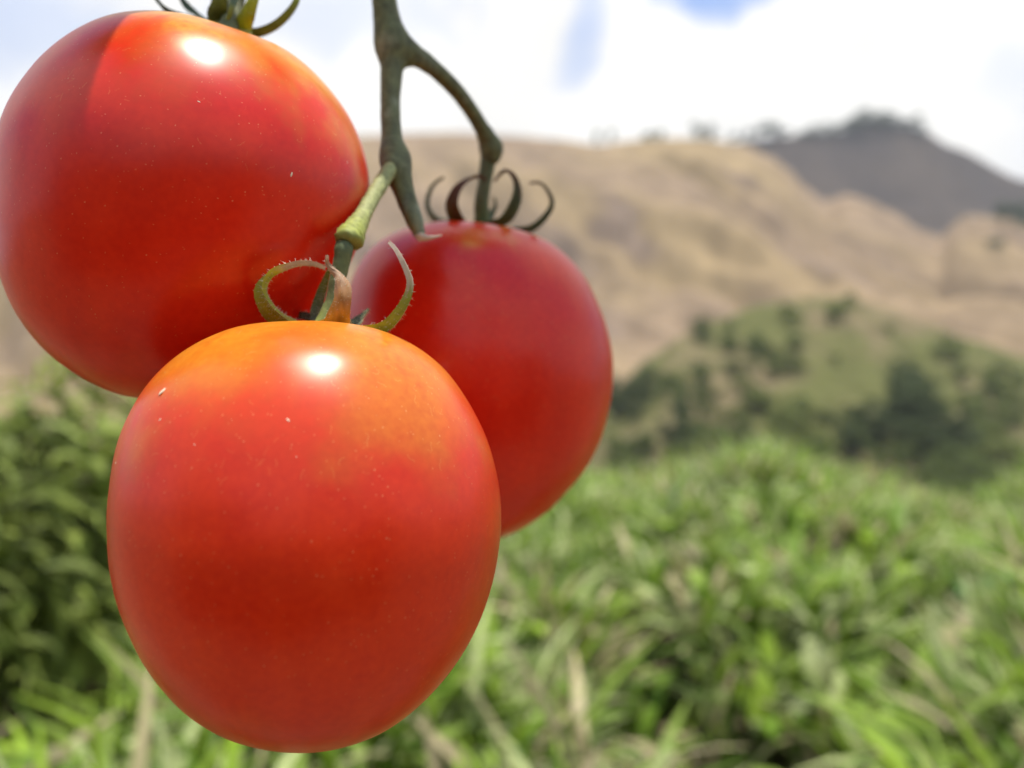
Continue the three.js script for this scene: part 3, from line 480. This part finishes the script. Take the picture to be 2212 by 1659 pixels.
// ------------------------------------------------------------------ fruit truss (stalk that carries the three tomatoes)
{
  const t = new THREE.Group(), O = at(840, -420, 0.148);
  t.position.copy(O);
  const bone = (a, b) => ({ a: at(a[0], a[1], a[2]), b: at(b[0], b[1], b[2]), ra: 1.14 * a[3] / FPX * a[2], rb: 1.14 * b[3] / FPX * b[2] });
  const chain = (...p) => { const c = new THREE.CatmullRomCurve3(p.map(q => V(q[0], q[1], q[2] * 1000)), false, 'centripetal'), k = p.length - 1, n = k * 4, pts = []; for (let i = 0; i <= n; i++) { const u = i / n, v = c.getPoint(u), f = u * k, a = Math.min(k - 1, Math.floor(f)), s = f - a; pts.push([v.x, v.y, v.z / 1000, mix(p[a][3], p[a + 1][3], s * s * (3 - 2 * s))]); } return pts.slice(1).map((q, i) => bone(pts[i], q)); };
  const branches = [
    chain([840, -200, 0.147, 22], [826, -60, 0.146, 22], [830, 0, 0.146, 23], [837, 50, 0.146, 26], [845, 95, 0.146, 27], [846, 150, 0.145, 21], [843, 220, 0.143, 18.5], [845, 280, 0.141, 19], [850, 330, 0.139, 23], [863, 380, 0.137, 22], [878, 430, 0.136, 19], [895, 475, 0.135, 16.5], [905, 503, 0.135, 12]),
    chain([848, 95, 0.146, 24], [880, 112, 0.147, 22], [910, 128, 0.149, 18], [945, 155, 0.151, 15], [985, 195, 0.155, 14.5], [1015, 235, 0.159, 14], [1038, 272, 0.162, 14], [1052, 298, 0.164, 18], [1061, 320, 0.1652, 23], [1060, 334, 0.1655, 20]),
    chain([855, 345, 0.138, 20], [846, 360, 0.1355, 15]),
  ];
  const bones = branches.flat(), lo = V(1e9, 1e9, 1e9), hi = V(-1e9, -1e9, -1e9);
  for (const q of bones) for (const [p, r] of [[q.a, q.ra], [q.b, q.rb]]) { lo.min(p.clone().subScalar(r + 0.0015)); hi.max(p.clone().addScalar(r + 0.0015)); }
  const S = 132, mc = new MarchingCubes(S, new THREE.MeshBasicMaterial(), false, false, 120000), half = S / 2, size = hi.clone().sub(lo).multiplyScalar(0.5 * S / (S - 4)), mid = lo.clone().add(hi).multiplyScalar(0.5);
  const sd = (p) => { // hard union along each branch, smooth union where branches meet
    let s = 1e9;
    for (const br of branches) {
      let m = 1e9;
      for (const q of br) { const ab = q.abv ??= q.b.clone().sub(q.a), l2 = q.l2 ??= ab.lengthSq(), ex = p.x - q.a.x, ey = p.y - q.a.y, ez = p.z - q.a.z, h = clamp((ex * ab.x + ey * ab.y + ez * ab.z) / l2); m = Math.min(m, Math.hypot(ex - ab.x * h, ey - ab.y * h, ez - ab.z * h) - mix(q.ra, q.rb, h)); }
      const k = 0.0032, e = Math.max(k - Math.abs(s - m), 0) / k; s = Math.min(s, m) - e * e * k * 0.25;
    }
    return s;
  };
  const p = V();
  for (let z = 0; z < S; z++) for (let y = 0; y < S; y++) for (let x = 0; x < S; x++) { p.set(mid.x + (x - half) / half * size.x, mid.y + (y - half) / half * size.y, mid.z + (z - half) / half * size.z); mc.field[x + y * S + z * S * S] = -sd(p); }
  mc.isolation = 0; mc.update();
  const cnt = mc.count, raw = new THREE.BufferGeometry(), arr = new Float32Array(cnt * 3);
  for (let i = 0; i < cnt; i++) { arr[i * 3] = mid.x + mc.positionArray[i * 3] * size.x; arr[i * 3 + 1] = mid.y + mc.positionArray[i * 3 + 1] * size.y; arr[i * 3 + 2] = mid.z + mc.positionArray[i * 3 + 2] * size.z; }
  raw.setAttribute('position', new THREE.BufferAttribute(arr.map((v, i) => v - [O.x, O.y, O.z][i % 3]), 3));
  const g = mergeVertices(raw, 2e-6), P = g.attributes.position, col = new Float32Array(P.count * 3), nor = new Float32Array(P.count * 3), e = 0.00012;
  for (let i = 0; i < P.count; i++) {
    const w = V().fromBufferAttribute(P, i).add(O), n = V(sd(V(w.x + e, w.y, w.z)) - sd(V(w.x - e, w.y, w.z)), sd(V(w.x, w.y + e, w.z)) - sd(V(w.x, w.y - e, w.z)), sd(V(w.x, w.y, w.z + e)) - sd(V(w.x, w.y, w.z - e))).normalize();
    const bump = 0.00011 * fbm(w.x * 900, w.y * 600, w.z * 900, 3); w.addScaledVector(n, bump).sub(O); P.setXYZ(i, w.x, w.y, w.z);
    const m = 0.8 + 0.9 * fbm(w.x * 700, w.y * 500, w.z * 700, 3), pale = sst(0.05, 0.3, fbm(w.x * 160 + 5, w.y * 120, w.z * 160, 3));
    for (let q = 0; q < 3; q++) col[i * 3 + q] = mix(STEM[q], [0.21, 0.23, 0.14][q], pale) * m;
  }
  g.setAttribute('color', new THREE.BufferAttribute(col, 3)); g.computeVertexNormals();
  { // orient outwards
    const ix = g.index.array, a = V().fromBufferAttribute(P, ix[0]).add(O), n = V().fromBufferAttribute(g.attributes.normal, ix[0]); if (sd(a.clone().addScaledVector(n, 0.0005)) < sd(a)) { for (let i = 0; i < ix.length; i += 3) { const q = ix[i]; ix[i] = ix[i + 1]; ix[i + 1] = q; } g.computeVertexNormals(); }
  }
  part(t, 'stalk', g, stemMat);
  const local = (q) => q.translate(-O.x, -O.y, -O.z);
  // front pedicel: out towards the camera, with its swollen joint; sunlight put into its paler colour
  const pg = local(stemTube([[856, 350, 0.1385], [848, 358, 0.1358], [828, 388, 0.132], [803, 430, 0.1275], [780, 472, 0.1230], [765, 498, 0.1205], [754, 518, 0.1190], [750, 530, 0.1186]].map(q => at(...q)), [[0, 0.0013], [0.15, 0.00125], [0.55, 0.00122], [0.72, 0.00128], [0.86, 0.0017], [0.94, 0.00212], [0.975, 0.0022], [1, 0.0012]], [[0, [0.33, 0.35, 0.15]], [0.7, [0.34, 0.36, 0.13]], [0.95, [0.34, 0.38, 0.06]], [1, [0.16, 0.19, 0.06]]], { seed: 9, n: 110, grain: 0.15 }));
  part(t, 'pedicel', pg, stemMat).userData.label = 'lit fuzzy flower stem with a swollen joint';
  stuffPart(t, 'hairs', mergeGeometries([hairs(pg, 3000, 0.00045, 0.000026, 5), hairs(g, 3500, 0.00035, 0.000026, 6)]), hairMat);
  // frayed dry end of the stalk
  const tip = part(t, 'dry_tip', local(stemTube([[902, 494, 0.135], [907, 508, 0.135], [908, 516, 0.135]].map(q => at(...q)), [[0, 0.0009], [0.6, 0.0007], [1, 0.0003]], [[0, TAN], [1, TAN]], { n: 16 })), stemMat);
  [[[905, 506], [920, 513], [938, 512], [955, 508]], [[905, 508], [914, 516], [930, 517]], [[903, 507], [905, 516], [909, 522]]].forEach((q) => part(tip, 'fibre', local(stemTube(q.map(([x, y]) => at(x, y, 0.1345)), [[0, 0.0006], [0.5, 0.00035], [1, 0.0001]], [[0, TAN], [1, TAN]], { n: 14 })), stemMat));
  tag(t, 'fruit_truss', 'forked green fruit stalk with a dry cut end carrying the tomatoes', 'stalk');
}

// ------------------------------------------------------------------ the vine above and left of the picture, which bears the truss and shades the upper left tomato
const vineLeafMat = new THREE.MeshPhysicalMaterial({ vertexColors: true, roughness: 0.55, transmission: 0.25, thickness: 0, side: THREE.DoubleSide });
function leaflet(seed, len) { // toothed, lobed, folded along its midrib
  const r = rng(seed), pos = [], idx = [], n = 16, col = [];
  for (let i = 0; i <= n; i++) {
    const t = i / n, w = len * 0.34 * Math.pow(Math.sin(Math.PI * Math.pow(Math.min(0.999, t), 0.75)), 0.8) * (1 + 0.28 * Math.sin(t * 22) * (1 - t)) + 0.0004, y = len * t, sag = -0.25 * len * t * t;
    for (let k = -2; k <= 2; k++) { const u = k / 2; pos.push(u * w, y + 0.12 * w * Math.abs(u), sag + 0.35 * w * Math.abs(u) + 0.03 * len * N3(u * 2 + seed, t * 4, 2)); const c = 0.85 + 0.3 * r(); col.push(0.055 * c, 0.10 * c, 0.03 * c); }
    if (i < n) for (let k = 0; k < 4; k++) { const s = i * 5 + k; idx.push(s, s + 1, s + 5, s + 1, s + 6, s + 5); }
  }
  return geom(pos, idx, col);
}
const leafletGeo = [leaflet(1, 0.07), leaflet(2, 0.055), leaflet(3, 0.045)];
function compoundLeaf(parent, origin, dir, up, scale, turn) {
  const leaf = new THREE.Group(); leaf.name = 'leaf'; parent.add(leaf);
  const y = dir.clone().normalize(), x = y.clone().cross(up).normalize(), z = x.clone().cross(y);
  leaf.matrixAutoUpdate = true; leaf.quaternion.setFromRotationMatrix(new THREE.Matrix4().makeBasis(x, y, z)); leaf.position.copy(origin); leaf.scale.setScalar(scale); leaf.rotateY(turn);
  part(leaf, 'leaf_stalk', new THREE.TubeGeometry(curve([V(0, 0, 0), V(0, 0.06, 0.006), V(0, 0.13, 0)]), 8, 0.0013, 6), new THREE.MeshStandardMaterial({ color: rgb(...STEM), roughness: 0.7 }));
  for (const [py, a, k] of [[0.13, 0, 0], [0.10, 0.9, 1], [0.10, -0.9, 1], [0.062, 1.1, 1], [0.062, -1.1, 1], [0.03, 1.2, 2], [0.03, -1.2, 2]]) { const m = part(leaf, 'leaflet', leafletGeo[k], vineLeafMat); m.position.set(0, py, 0.003); m.rotation.z = -a; m.rotation.y = a * 0.2; }
  return leaf;
}
{
  const base = V(-0.62, groundY(-0.62, -0.05), -0.05), vine = new THREE.Group(); vine.position.copy(base);
  const L = (v) => v.clone().sub(base), node = at(840, -200, 0.147);
  const path = [V(-0.62, base.y - 0.03, -0.05), V(-0.60, 0.5, -0.06), V(-0.55, 1.0, -0.09), V(-0.46, 1.34, -0.11), V(-0.30, 1.475, -0.13), V(-0.15, 1.46, -0.145), node.clone().add(V(0.0, 0.07, 0)), node.clone().add(V(0.004, 0.03, 0)), node];
  part(vine, 'stem', stemTube(path.map(L), [[0, 0.008], [0.5, 0.0055], [0.85, 0.0034], [1, 0.0021]], [[0, STEM], [1, STEM]], { n: 160, seed: 3 }), stemMat);
  const cv = curve(path), r = rng(12);
  // leaves just above the picture: one shades the left side of the upper left tomato, one the hindmost tomato
  const shadeLeaf = (t, pts) => {
    const leaf = new THREE.Group(), from = cv.getPointAt(t); leaf.name = 'leaf'; leaf.position.copy(L(from)); vine.add(leaf);
    const mid = pts[0][0];
    part(leaf, 'leaf_stalk', new THREE.TubeGeometry(curve([V(0, 0, 0), mid.clone().sub(from).multiplyScalar(0.5).add(V(0, 0.012, 0)), mid.clone().sub(from)]), 12, 0.0014, 6), new THREE.MeshStandardMaterial({ color: rgb(...STEM), roughness: 0.7 }));
    for (const [o, d, k, sc] of pts) { const m = part(leaf, 'leaflet', leafletGeo[k], vineLeafMat), y = d.clone().normalize(), x = y.clone().cross(V(0.1, 1, 0)).normalize(), z = x.clone().cross(y); m.quaternion.setFromRotationMatrix(new THREE.Matrix4().makeBasis(x, y, z)); m.position.copy(o).sub(from); m.scale.setScalar(sc); }
  };
  const h1 = EYE + 0.150, h2 = EYE + 0.19;
  shadeLeaf(0.70, [[V(-0.068, h1, -0.174), V(-0.16, 0, 1), 0, 1.55], [V(-0.067, h1 + 0.004, -0.169), V(-0.9, 0, 0.6), 0, 1.2], [V(-0.072, h1 + 0.002, -0.164), V(-1, 0, 1.3), 0, 1.2]]);
  shadeLeaf(0.86, [[V(-0.047, h2, -0.162), V(1, 0, -0.06), 0, 1.4], [V(-0.047, h2 + 0.003, -0.167), V(1, 0, -0.8), 1, 1.3], [V(-0.047, h2 + 0.002, -0.167), V(0.2, 0, -1), 1, 1.0]]);
  for (const t of [0.22, 0.3, 0.36, 0.42, 0.47, 0.52, 0.57]) { const p = cv.getPointAt(t), a = r() * 6.28; compoundLeaf(vine, L(p), V(-0.5 + 0.5 * Math.cos(a), 0.25 * (r() - 0.4), Math.sin(a) * 0.7 + 0.25), V(0, 1, 0), 1.1 + 0.5 * r(), 0); }
  tag(vine, 'tomato_vine', 'leafy tomato vine bending over from the left and bearing the truss', 'vine');
}
// unseen row of plants added behind the camera: the dark that the lower halves of the fruit mirror
{
  const r = rng(44), proto = [];
  [[-1.7, 1.6], [-0.9, 1.75], [-0.1, 1.65], [0.7, 1.8], [1.5, 1.6], [2.3, 1.7], [-2.5, 1.5]].forEach(([x, z], i) => {
    bush(V(x, groundY(x, z), z), 1.75 + 0.25 * r(), 0.45, 420, 60 + i, [0.06, 0.105, 0.03], 0.24, [2, 3], 0.08, 'added_tomato_plant', 'added unseen leafy plant behind the camera, mirrored dark in the fruit', 'tomato plant', 'added plants behind the camera');
  });
}
scene.fog = new THREE.FogExp2(new THREE.Color().setRGB(0.86, 0.92, 1.0), 0.00032);
renderer.render(scene, camera);
